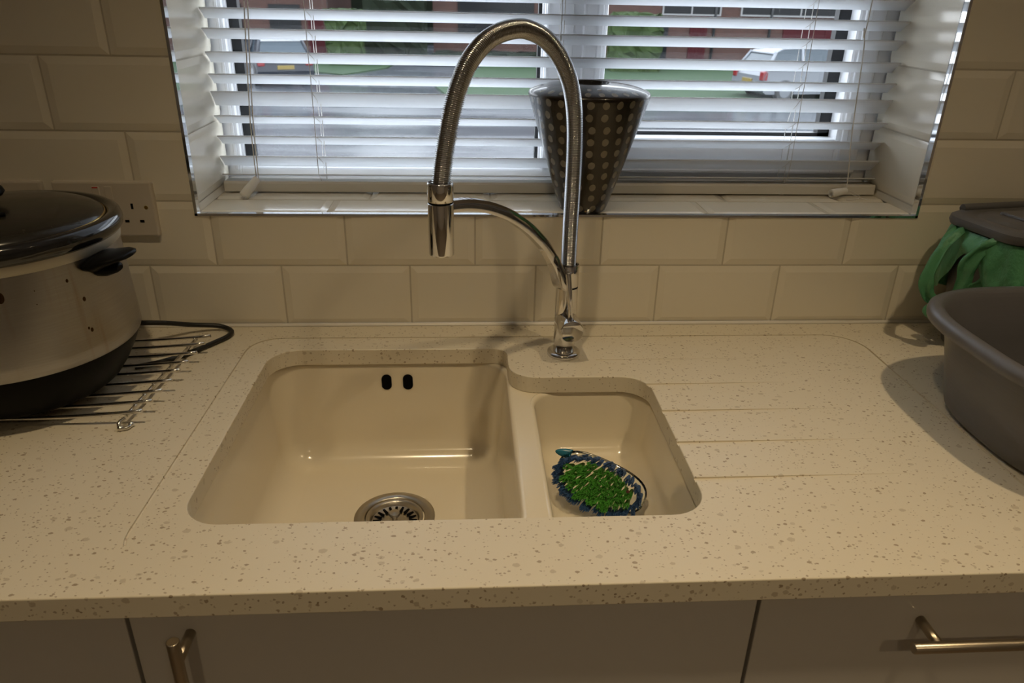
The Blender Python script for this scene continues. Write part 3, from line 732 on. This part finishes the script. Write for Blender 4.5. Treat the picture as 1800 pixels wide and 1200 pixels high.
for t, d in base_unit('base_cabinet', 'pale gloss base cabinet left of the sink cabinet, only its corner in view', -.425, .1735, (('door', .12, .866),)): pass
for t, d in base_unit('base_cabinet', 'pale gloss sink cabinet with upright bar handle under the two bowls', .1735, .7830, (('door', .12, .866),)):
    bar_handle(d, (.2295, -.6260, .8650), (.2295, -.6260, .690), [(.2295, -.626, .8385), (.2295, -.626, .715)])
for t, d in base_unit('base_cabinet', 'pale gloss drawer cabinet with level bar handle right of the sink cabinet', .7830, 1.3810, (('drawer_front', .715, .866), ('drawer_front', .42, .711), ('drawer_front', .12, .416))):
    zb_ = d.data.vertices[0].co.z; zt = max(v.co.z for v in d.data.vertices)
    zc = {0: .8265}.get(0) if zt > .85 else zt-.04
    bar_handle(d, (.9280, -.6260, zc), (1.2360, -.6260, zc), [(.9560, -.626, zc), (1.2080, -.626, zc)])

# ------------------------------------------------------------------ sockets
def socket(x0, label):
    t = thing('double_socket', label, 'socket', (x0+.0715, 0, 1.0955), 'double wall sockets behind the slow cooker')
    mb = MB(); z0, z1 = 1.0535, 1.1370; xc = x0+.0715
    mb.box(x0, x0+.143, -.0090, .003, z0, z1, 0, .0028); mb.build('plate', M['socket'], t)
    for s_ in (-1, 1):
        xo = xc+s_*.0388; zc = 1.0865
        mb = MB(); mb.box(xo-.0017, xo+.0017, -.0093, -.006, zc+.0095, zc+.0180)
        for e in (-1, 1): mb.box(xo+e*.0110-.0031, xo+e*.0110+.0031, -.0093, -.006, zc-.0110, zc-.0072)
        mb.build('pin_holes', M['dark_gap'], t)
        xs = xc+s_*.0090
        mb = MB(); mb.box(xs-.0055, xs+.0055, -.0102, -.007, 1.1105, 1.1300, 0, .001)
        sw = mb.build('switch', M['socket'], t)
        if s_ < 0: mb = MB(); mb.box(xs-.0040, xs+.0040, -.0105, -.0098, 1.1275, 1.1294); mb.build('red_mark', M['red'], sw)
    for s_ in (-1, 1):
        mb = MB(); mb.cyl((xc+s_*.0590, -.0094, 1.0985), (xc+s_*.0590, -.006, 1.0985), .0029, 14); mb.build('screw', M['brass'], t)
socket(-.1142, 'cream double socket nearer the window with one pair of pin holes in view')
socket(-.2722, 'cream double socket at the left edge mostly hidden by the slow cooker')

# ------------------------------------------------------------------ chrome trivet rack
RC = (-.02, -.19)
rk = thing('wire_rack', 'curved chrome wire trivet rack under the slow cooker', 'rack', (-.08, -.20, TOP))
tips = [(.1066, -.0825), (.1064, -.109), (.1047, -.1402), (.1031, -.1697), (.1003, -.1961), (.1, -.2262), (.0969, -.2548), (.0946, -.2819), (.0917, -.3076)]
XC = -.085
for x, y in tips:
    mb = MB(); pts = []
    for k in range(31):
        u = -1+2*k/30; xx = XC+(x-XC)*u; pts.append((xx, y, TOP+.0108+.0092*abs(u)**2.2))
    mb.tube(pts, .0025, 8); mb.build('bar', M['wire'], rk)
for s_ in (-1, 1):
    mb = MB(); xs = lambda y: XC+s_*((.0755+(y+.20)*.055)-XC)*1.0
    zc = TOP+.0118
    pts = [(xs(-.08), -.075, zc)]+[(xs(y), y, zc) for y in (-.12, -.16, -.20, -.24, -.28, -.305)]
    mb.tube(smooth_path(pts, 4), .0026, 8)
    for y in (-.0920, -.309):
        loop = [(xs(y)+.000, y, zc-.001), (xs(y)-.004, y-.008, zc-.003), (xs(y)-.002, y-.0125, TOP+.0036), (xs(y)+.006, y-.0105, TOP+.0034), (xs(y)+.0075, y-.003, TOP+.0034)]
        mb.tube(smooth_path(loop, 5), .0024, 8)
        for q in (2, 4):
            mb.lathe([(.0001, -.0035), (.003, -.0022), (.0038, 0), (.003, .0022), (.0001, .0035)], 12, Vector(loop[q])+Vector((0, 0, .0002)))
    mb.build('cross_bar', M['wire'], rk)

# ------------------------------------------------------------------ slow cooker
CX, CY, PS = -.0865, -.2180, .952       # PS scales every radius of the pot
sc = thing('slow_cooker', 'stained steel slow cooker with black lid standing on the wire rack', 'slow cooker', (CX, CY, TOP))
BZ = TOP+.0160
mb = MB(); mb.lathe([(.095, BZ), (.108, BZ+.001), (.117, BZ+.008), (.129, BZ+.024), (.1405, BZ+.044), (.1480, BZ+.060), (.1505, .984), (.1505, .990)], 72, (CX, CY, 0), sx=PS, sy=PS, cap0=True); mb.build('base', M['black_plastic'], sc, smooth_angle=45)
mb = MB(); mb.lathe([(.1505, .982), (.1522, .984), (.1520, 1.00), (.1470, 1.107)], 72, (CX, CY, 0), sx=PS, sy=PS); mb.build('steel_body', M['pot_steel'], sc)
mb = MB(); mb.lathe([(.1462, 1.105), (.1485, 1.1065), (.1500, 1.1180), (.1490, 1.122)], 72, (CX, CY, 0), sx=PS, sy=PS); mb.build('body_lip', M['pot_lip'], sc)
mb = MB(); mb.lathe([(.142, 1.117), (.1510, 1.1180), (.1548, 1.1230), (.1556, 1.1300), (.1535, 1.1370), (.1480, 1.1408), (.1420, 1.1405), (.1375, 1.1375), (.1352, 1.1320)], 80, (CX, CY, 0), sx=PS, sy=PS); mb.build('stoneware_rim', M['black_gloss'], sc)
mb = MB(); mb.lathe([(.1352, 1.1340), (.1362, 1.1365), (.1354, 1.1382), (.1338, 1.1384)], 80, (CX, CY, 0), sx=PS, sy=PS); ld = mb.build('lid_band', M['brass'], sc)
lidp = [(.1345, 1.1380)]+[(.1345*cos(t), 1.1380+.0185*sin(t)) for t in [radians(a) for a in (12, 25, 38, 50, 60, 70, 78)]]+[(.0001, 1.1568)]
mb = MB(); mb.lathe(lidp, 80, (CX, CY, 0), sx=PS, sy=PS); lid = mb.build('lid', M['pot_lid'], sc)
mb = MB(); mb.cyl((CX+.045, CY-.042, 1.1548), (CX+.045, CY-.042, 1.1572), .0042, 14); mb.build('steam_vent', M['dark_gap'], lid)
mb = MB(); mb.lathe([(.012, 1.156), (.013, 1.164), (.024, 1.167), (.027, 1.171), (.025, 1.176), (.015, 1.1795), (.0001, 1.180)], 40, (CX, CY, 0)); mb.build('lid_knob', M['black_plastic'], lid)
def side_handle(ang):
    mb = MB(); ca, sa = cos(ang), sin(ang); rad = Vector((ca, sa, 0)); tan_ = Vector((-sa, ca, 0)); c0 = Vector((CX-.0105*ca, CY-.0105*sa, 1.0960))
    R = []
    for s_, wd, hh, dz in ((.149, .034, .010, 0.0), (.157, .034, .010, 0.0), (.164, .033, .0085, .003), (.174, .031, .0065, .006), (.182, .026, .0050, .0075), (.1875, .018, .0035, .0078), (.1895, .008, .002, .0078)):
        R.append([c0+rad*s_+tan_*wd*cos(2*pi*j/20)*1.0+Vector((0, 0, dz+hh*sin(2*pi*j/20))) for j in range(20)])
    mb.rings(R, 0, True, True, True)
    R = [[c0+rad*s_+tan_*wd*cos(2*pi*j/16)+Vector((0, 0, -.009+hh*sin(2*pi*j/16))) for j in range(16)] for s_, wd, hh in ((.149, .017, .011), (.160, .016, .010), (.170, .012, .006), (.174, .006, .003))]
    mb.rings(R, 0, True, True, True)
    return mb.build('side_handle', M['black_plastic'], sc)
side_handle(radians(-11)); side_handle(radians(169))
mb = MB()
cp = [(CX+.07, CY+.128, .945), (.030, -.060, .932), (.060, -.034, .9175), (.095, -.020, .9095), (.112, -.022, .9060), (.1225, -.034, .9050), (.1205, -.052, .9046), (.108, -.072, .9044), (.090, -.098, .9044), (.074, -.118, .9044), (.050, -.140, .9044), (.020, -.155, .9044)]
mb.tube(smooth_path(cp, 10), .0038, 12); mb.build('power_cable', M['cable'], sc)

# ------------------------------------------------------------------ washing-up bowl
def sup(cx, cy, a, b, e, n_=96, rot=0):
    out = []
    for i in range(n_):
        t = 2*pi*i/n_; c_, s_ = cos(t), sin(t)
        x = a*abs(c_)**(2/e)*(1 if c_ >= 0 else -1); y = b*abs(s_)**(2/e)*(1 if s_ >= 0 else -1)
        out.append((cx+x*cos(rot)-y*sin(rot), cy+x*sin(rot)+y*cos(rot)))
    return out
WB = (1.300, -.375)
wb = thing('washing_up_bowl', 'grey plastic washing-up bowl standing on the worktop at the right', 'bowl', (WB[0], WB[1], TOP))
def brings(prof):
    return [[Vector((x, y, z)) for x, y in sup(WB[0], WB[1], .212+d, .187+d, lerp(3.0, 3.2, (z-TOP)/.14), 96)] for d, z in prof]
ZR = 1.040
mb = MB()
mb.rings(brings([(-.080, TOP+.0005), (-.058, TOP+.0005), (-.047, TOP+.003), (-.0415, TOP+.010), (-.039, TOP+.020), (-.030, TOP+.07), (-.0195, ZR-.016), (-.0175, ZR-.0155)]), 0, True, True)
mb.rings(brings([(-.0175, ZR-.005), (-.0225, ZR-.012), (-.033, TOP+.07), (-.043, TOP+.022), (-.048, TOP+.010), (-.062, TOP+.0045), (-.100, TOP+.004)]), 0, True, False, True)
mb.build('basin', M['bowl'], wb)
mb = MB()
mb.rings(brings([(-.0195, ZR-.016), (-.002, ZR-.0175), (-.0005, ZR-.016), (.0005, ZR-.010), (-.001, ZR-.004), (-.006, ZR-.0006), (-.0125, ZR), (-.0165, ZR-.0018), (-.0195, ZR-.008)]), 0, True)
mb.build('rim', M['bowl'], wb)

# ------------------------------------------------------------------ food waste caddy and its green liner
KC, KR = (1.3640, -.0960), radians(10)
kd = thing('food_caddy', 'dark grey food caddy with ribbed lid in the right corner behind the bowl', 'caddy', (KC[0], KC[1], TOP))
def kr(a, b, z, r=.035, dx=0):
    pts = rrect(-a, a, -b, b, min(r, b*.75), 6); return [Vector((KC[0]+x*cos(KR)-y*sin(KR)+dx, KC[1]+x*sin(KR)+y*cos(KR), z)) for x, y in pts]
A_, B_ = .115, .071
mb = MB(); mb.rings([kr(A_-.022, B_-.022, TOP+.0005), kr(A_-.018, B_-.018, TOP+.004), kr(A_-.014, B_-.013, TOP+.03), kr(A_-.003, B_-.003, 1.088), kr(A_-.006, B_-.006, 1.088), kr(A_-.018, B_-.017, TOP+.03)], 0, True, True, True); mb.build('bucket', M['caddy'], kd, smooth_angle=40)
mb = MB()
LZ = 1.0975
mb.rings([kr(A_+.001, B_+.001, LZ-.003), kr(A_+.0045, B_+.0045, LZ-.004), kr(A_+.006, B_+.006, LZ+.001), kr(A_+.005, B_+.005, LZ+.008), kr(A_-.001, B_-.001, LZ+.0125), kr(A_-.012, B_-.012, LZ+.0135), kr(A_-.016, B_-.016, LZ+.0110), kr(A_-.021, B_-.021, LZ+.0110), kr(A_-.025, B_-.025, LZ+.0145), kr(A_-.050, B_-.040, LZ+.016)], 0, True, True, True)
lidk = mb.build('lid', M['caddy'], kd, smooth_angle=35)
mb = MB(); mt = Matrix.Translation((KC[0], KC[1], LZ+.0165)) @ Matrix.Rotation(KR, 4, 'Z')
mb.box(-.062, .075, -.030, .026, -.004, .0035, 0, .0030, mt)
mb.build('lid_panel', M['caddy'], lidk)
mb = MB(); mt = Matrix.Translation((KC[0], KC[1], 0)) @ Matrix.Rotation(KR, 4, 'Z')
p0 = mt @ Vector((-.090, B_-.004, LZ+.015)); p1 = mt @ Vector((.095, B_-.004, LZ+.015)); mb.cyl(p0, p1, .0065, 16, bev=.001); mb.build('hinge_bar', M['caddy'], kd)
# liner skirt folded over the rim
random.seed(11)
mb = MB(); R = []; nr = 16
base = kr(A_+.001, B_+.001, 0)
def fine(loop, n_):
    pts = [Vector(p) for p in loop]+[Vector(loop[0])]; d = [0]
    for a, b in zip(pts, pts[1:]): d.append(d[-1]+(b-a).length)
    out = []; j = 0
    for i in range(n_):
        s_ = d[-1]*i/n_
        while d[j+1] < s_: j += 1
        out.append(pts[j].lerp(pts[j+1], (s_-d[j])/max(1e-9, d[j+1]-d[j])))
    return out
NB_ = 150
fl = fine(base, NB_)
ph = [random.uniform(0, 6.28) for _ in range(8)]
for i in range(nr+1):
    t = i/nr; ring = []
    for j, p in enumerate(fl):
        d_ = Vector((p.x-KC[0], p.y-KC[1], 0)); d_.normalize(); q = 2*pi*j/NB_
        fold = .0040*sin(9*q+ph[0]+2.2*t)+.0030*sin(17*q+ph[1]-3*t)+.0018*sin(31*q+ph[2]+5*t)
        left = max(0, -(d_.x*cos(KR)+d_.y*sin(KR)))
        o_ = .0016+fold*min(1, t*2.2)*1.0+(.003+.006*left**2)*sin(pi*min(1, t*.85))
        drop = (.112+.010*sin(3*q+ph[3])+.006*sin(11*q+ph[4]))*(1-.75*left**16)
        ring.append(Vector((p.x, p.y, LZ-.006-drop*t))+d_*max(.0012, o_))
    R.append(ring)
mb.rings(R, 0, True)
lin = thing('bin_liner', 'green compostable bag folded over the rim of the food caddy', 'bag', (KC[0], KC[1], TOP+.1))
mb.build('skirt', M['bag'], lin)
# knotted loop of bag hanging at the left corner
def strap(pts, w0, w1, dirw, sd):
    pp = smooth_path(pts, 8); R = []; dirw = Vector(dirw).normalized()
    for i, p in enumerate(pp):
        t = i/(len(pp)-1); wd = lerp(w0, w1, t)*(1+.14*sin(11*t+sd)+.07*sin(29*t))
        T = (pp[min(i+1, len(pp)-1)]-pp[max(i-1, 0)]).normalized(); n2 = T.cross(dirw).normalized(); d2 = n2.cross(T)
        R.append([p+d2*wd*cos(2*pi*j/16)+n2*(.0012*sin(2*pi*j/16)+.0026*sin(4.5*cos(2*pi*j/16)+7*t+sd)+.0012*sin(9*cos(2*pi*j/16)-11*t)) for j in range(16)])
    mb.rings(R, 0, True, True, True)
mb = MB()
strap([(1.262, -.075, 1.0960), (1.236, -.090, 1.090), (1.216, -.098, 1.0740), (1.203, -.103, 1.0480), (1.1960, -.106, 1.018), (1.2020, -.110, .994), (1.215, -.114, .982)], .010, .0085, (.75, -.62, .2), 0)
strap([(1.275, -.158, 1.0940), (1.256, -.152, 1.088), (1.241, -.143, 1.074), (1.233, -.136, 1.050), (1.235, -.134, 1.024), (1.231, -.129, 1.002), (1.220, -.120, .984)], .013, .009, (.85, -.5, .1), 2)
strap([(1.262, -.148, 1.030), (1.248, -.138, 1.008), (1.234, -.128, .992), (1.222, -.119, .980)], .012, .007, (.6, -.6, -.3), 4)
kp = [(1.226, -.122, .986), (1.213, -.113, .978), (1.206, -.110, .968), (1.212, -.117, .962), (1.222, -.123, .964), (1.227, -.125, .975)]
mb.tube(smooth_path(kp+[kp[0]], 5), .0060, 10, rad=None)
mb.build('tied_handle', M['bag'], lin)

# ------------------------------------------------------------------ the street outside
GZ = -1.30
mb = MB(); mb.box(-60, 60, .32, 90, GZ-.3, GZ); struct(mb.build('road', M['road']), 'wet grey road outside the window', 'road')
def patch(name, label, pts, h, m_, cat):
    mb = MB(); bt = [Vector((x, y, GZ-.02)) for x, y in pts]; tp_ = [Vector((x, y, GZ+h)) for x, y in pts]
    mb.rings([bt, tp_], 0, False, True, True); o_ = mb.build(name, M[m_]); struct(o_, label, cat); return o_
patch('lawn', 'green lawn across the road to the right', [(.55, 19.7), (2.4, 19.35), (8.6, 19.55), (14, 19.8), (30, 20.2), (30, 34.9), (1.7, 34.9), (1.1, 31), (.2, 27), (-.5, 24.4), (.1, 21.0)], .05, 'lawn', 'lawn')
patch('lawn', 'narrow grass verge beyond the dark car', [(-5.2, 28.5), (-3.9, 27.5), (-2.6, 30.5), (-2.4, 33.5), (-6, 33.5)], .05, 'lawn', 'lawn')
patch('pavement', 'pale strip of pavement along the near side of the road', [(-30, 9.2), (30, 9.2), (30, 10.1), (-30, 10.1)], .05, 'slate', 'pavement')
def house(name, label, x0, x1, y, h, openings, loc):
    t = thing(name, label, 'house', loc)
    mb = MB(); mb.box(x0, x1, y, y+8, GZ-.05, GZ+h); mb.build('wall', M['brick'], t)
    mb = MB()
    mb.rings([[Vector((x, yy, zz)) for yy, zz in ((y-.5, GZ+h-.1), (y+4, GZ+h+2.6), (y+8.5, GZ+h-.1))] for x in (x0-.4, x1+.4)], 0, False, True, True); mb.build('roof', M['roof'], t)
    for kind, a, b, z0, z1 in openings:
        if kind == 'window':
            mb = MB(); frame_ring(mb, a, b, z0, z1, .07, .07, .07, .07, y-.06, y+.02, .01); mb.box((a+b)/2-.03, (a+b)/2+.03, y-.05, y+.02, z0, z1); f_ = mb.build('window', M['white_paint'], t)
            mb = MB(); mb.box(a+.06, b-.06, y-.03, y+.01, z0+.06, z1-.06); mb.build('pane', M['win_dark'], f_)
        elif kind == 'dark':
            mb = MB(); mb.box(a, b, y-.05, y+.01, z0, z1); mb.build('window', M['win_dark'], t)
        elif kind == 'pipe':
            mb = MB(); mb.cyl((a, y-.06, z0), (a, y-.06, z1), .06, 12); mb.build('drainpipe', M['gasket'], t)
        else:
            mb = MB(); mb.box(a, b, y-.06, y+.01, z0, z1, 0, .01)
            for k in range(1, 5):
                xx = a+(b-a)*k/5; mb.box(xx-.012, xx+.012, y-.075, y-.05, z0+.05, z1-.05)
            mb.build(kind, M['maroon'], t)
house('house', 'brick house across the road at the right with maroon doors', -.9, 22, 35, 5.2,
      [('dark', .2, 3.6, -.10, 1.6), ('dark', 9.4, 9.75, GZ+.1, .6), ('door', 10.75, 11.55, GZ+.05, .75), ('pipe', 11.85, 0, GZ, 3.8), ('pipe', 14.45, 0, GZ, 3.8),
       ('window', 9.4, 12.1, .78, 2.0), ('window', 13.0, 18.6, .80, 2.0), ('garage_door', 15.1, 18.4, GZ+.05, .72)], (10, 35, GZ))
house('house', 'brick house at the far left beyond the dark car', -16, -5.7, 36, 5.2,
      [('dark', -8.3, -6.9, -.3, .9), ('dark', -11.5, -9.5, -.3, .9), ('door', -6.6, -5.9, GZ+.05, .7)], (-11, 36, GZ))
def bush(name, label, boxes, m_, grp=None):
    mb = MB(); random.seed(len(label))
    for x0, x1, y0, y1, z1 in boxes:
        bm = bmesh.new(); bmesh.ops.create_cube(bm, size=1); bmesh.ops.subdivide_edges(bm, edges=bm.edges[:], cuts=7, use_grid_fill=True)
        for p in bm.verts:
            p.co = Vector(((x0+x1)/2+p.co.x*(x1-x0), (y0+y1)/2+p.co.y*(y1-y0), GZ+(z1-GZ)*(p.co.z+.5)))
            if p.co.z > GZ+.05: p.co += Vector((random.uniform(-.12, .12), random.uniform(-.12, .12), random.uniform(-.12, .12)))
        mb.bm(bm)
    o_ = mb.build(name, M[m_], off=((boxes[0][0]+boxes[0][1])/2, (boxes[0][2]+boxes[0][3])/2, GZ)); tag(o_, label, 'hedge', grp); return o_
bush('hedge', 'bright green clipped hedge in front of the right house', [(6.4, 8.3, 30.2, 31.4, .85)], 'hedge')
bush('hedge', 'green bush beside the road behind the dark car', [(-5.0, -3.65, 31.3, 32.4, .75)], 'hedge')
bush('hedge', 'tall dark evergreen hedge between the two houses', [(-3.7, -1.2, 33.2, 34.4, 1.9)], 'hedge_dark')
bush('hedge', 'row of dark trees far behind the gap between the houses', [(-12, 4, 47, 49, 6.5)], 'hedge_dark')
bush('hedge', 'low dark planting bed along the foot of the right house', [(-.8, 4.2, 33.4, 34.3, GZ+.42)], 'hedge_dark')

def car(name, label, loc, rot, paint, roof_mat):
    """local axes: x forward, y left, z up; rear bumper at x = -2.0"""
    t = thing(name, label, 'car', loc); t.rotation_euler = (0, 0, rot)
    L0 = t.location.copy()
    def bld(mb, nm, m_, par=None):
        o_ = mb.build(nm, m_, off=(1e-9, 0, 0)); o_.location = (0, 0, 0); o_.parent = par or t; return o_
    side = [(-2.0, .28), (-2.05, .45), (-2.02, .72), (-1.92, .90), (1.15, .92), (1.75, .82), (2.0, .62), (2.02, .35), (1.9, .22), (-1.9, .22)]
    mb = MB(); R = []
    for yy, k, zz in ((-.84, .985, .02), (-.88, 1, 0), (-.86, 1, 0), (.86, 1, 0), (.88, 1, 0), (.84, .985, .02)):
        R.append([Vector((x*k, yy, lerp(.5, z, k))) for x, z in side])
    mb.rings(R, 0, False, True, True); body_ = bld(mb, 'body', M[paint], None)
    cab = [(-1.93, .88, .80), (-1.62, 1.36, .64), (-1.35, 1.46, .60), (-.1, 1.49, .60), (.35, 1.42, .60), (1.12, .90, .78)]
    mb = MB()
    mb.rings([[Vector((x, -w_, z)), Vector((x, w_, z))] for x, z, w_ in cab], 0, False, closed=False)
    lo = [(x, .88) for x, z, w_ in cab]
    for s_ in (-1, 1):
        mb.add([Vector((x, s_*w_, z)) for x, z, w_ in cab], [list(range(6))])
    bld(mb, 'cabin', M['car_glass'])
    mb = MB(); roof = [(-1.68, 1.33, .66), (-1.36, 1.475, .625), (-.1, 1.505, .625), (.40, 1.415, .62)]
    mb.rings([[Vector((x, -w_, z-.03)), Vector((x, -w_*.9, z)), Vector((x, w_*.9, z)), Vector((x, w_, z-.03))] for x, z, w_ in roof], 0, True, True, True); bld(mb, 'roof', M[roof_mat])
    for s_ in (-1, 1):
        for (xa, za, wa), (xb, zb, wb_) in ((cab[0], cab[1]), ((-.75, .9, .80), (-.72, 1.47, .61)), (cab[5], cab[4])):
            mb = MB(); mb.tube([(xa, s_*wa, za), (xb, s_*wb_, zb)], .05, 6); bld(mb, 'pillar', M[paint])
    for x in (-1.28, 1.3):
        for s_ in (-1, 1):
            mb = MB(); mb.cyl((x, s_*.66, .31), (x, s_*.89, .31), .31, 24, bev=.03); wh = bld(mb, 'wheel', M['tyre'])
            mb = MB(); mb.cyl((x, s_*.88, .31), (x, s_*.90, .31), .19, 16); bld(mb, 'hub', M['car_silver'], wh)
    mb = MB(); mb.box(-2.075, -2.03, -.26, .26, .50, .62, 0, .01); bld(mb, 'number_plate', M['plate_yellow'])
    for s_ in (-1, 1):
        mb = MB(); mb.box(-2.06, -1.90, s_*.74-.11, s_*.74+.11, .60, .86, 0, .03); bld(mb, 'tail_lamp', M['lamp_red'])
    return t
fwd = Vector((-5.2-CAM.x, 23.9-CAM.y, 0)).normalized(); a1 = atan2(fwd.y, fwd.x)+radians(12)
car('car', 'dark car with yellow number plate parked across the road at the left', (-5.1+2.0*cos(a1), 23.9+2.0*sin(a1), GZ), a1, 'car_navy', 'car_roof')
a2 = radians(12)
car('car', 'silver car parked beside the lawn at the right', (11.05, 22.6, GZ+.0), a2, 'car_silver', 'car_silver')
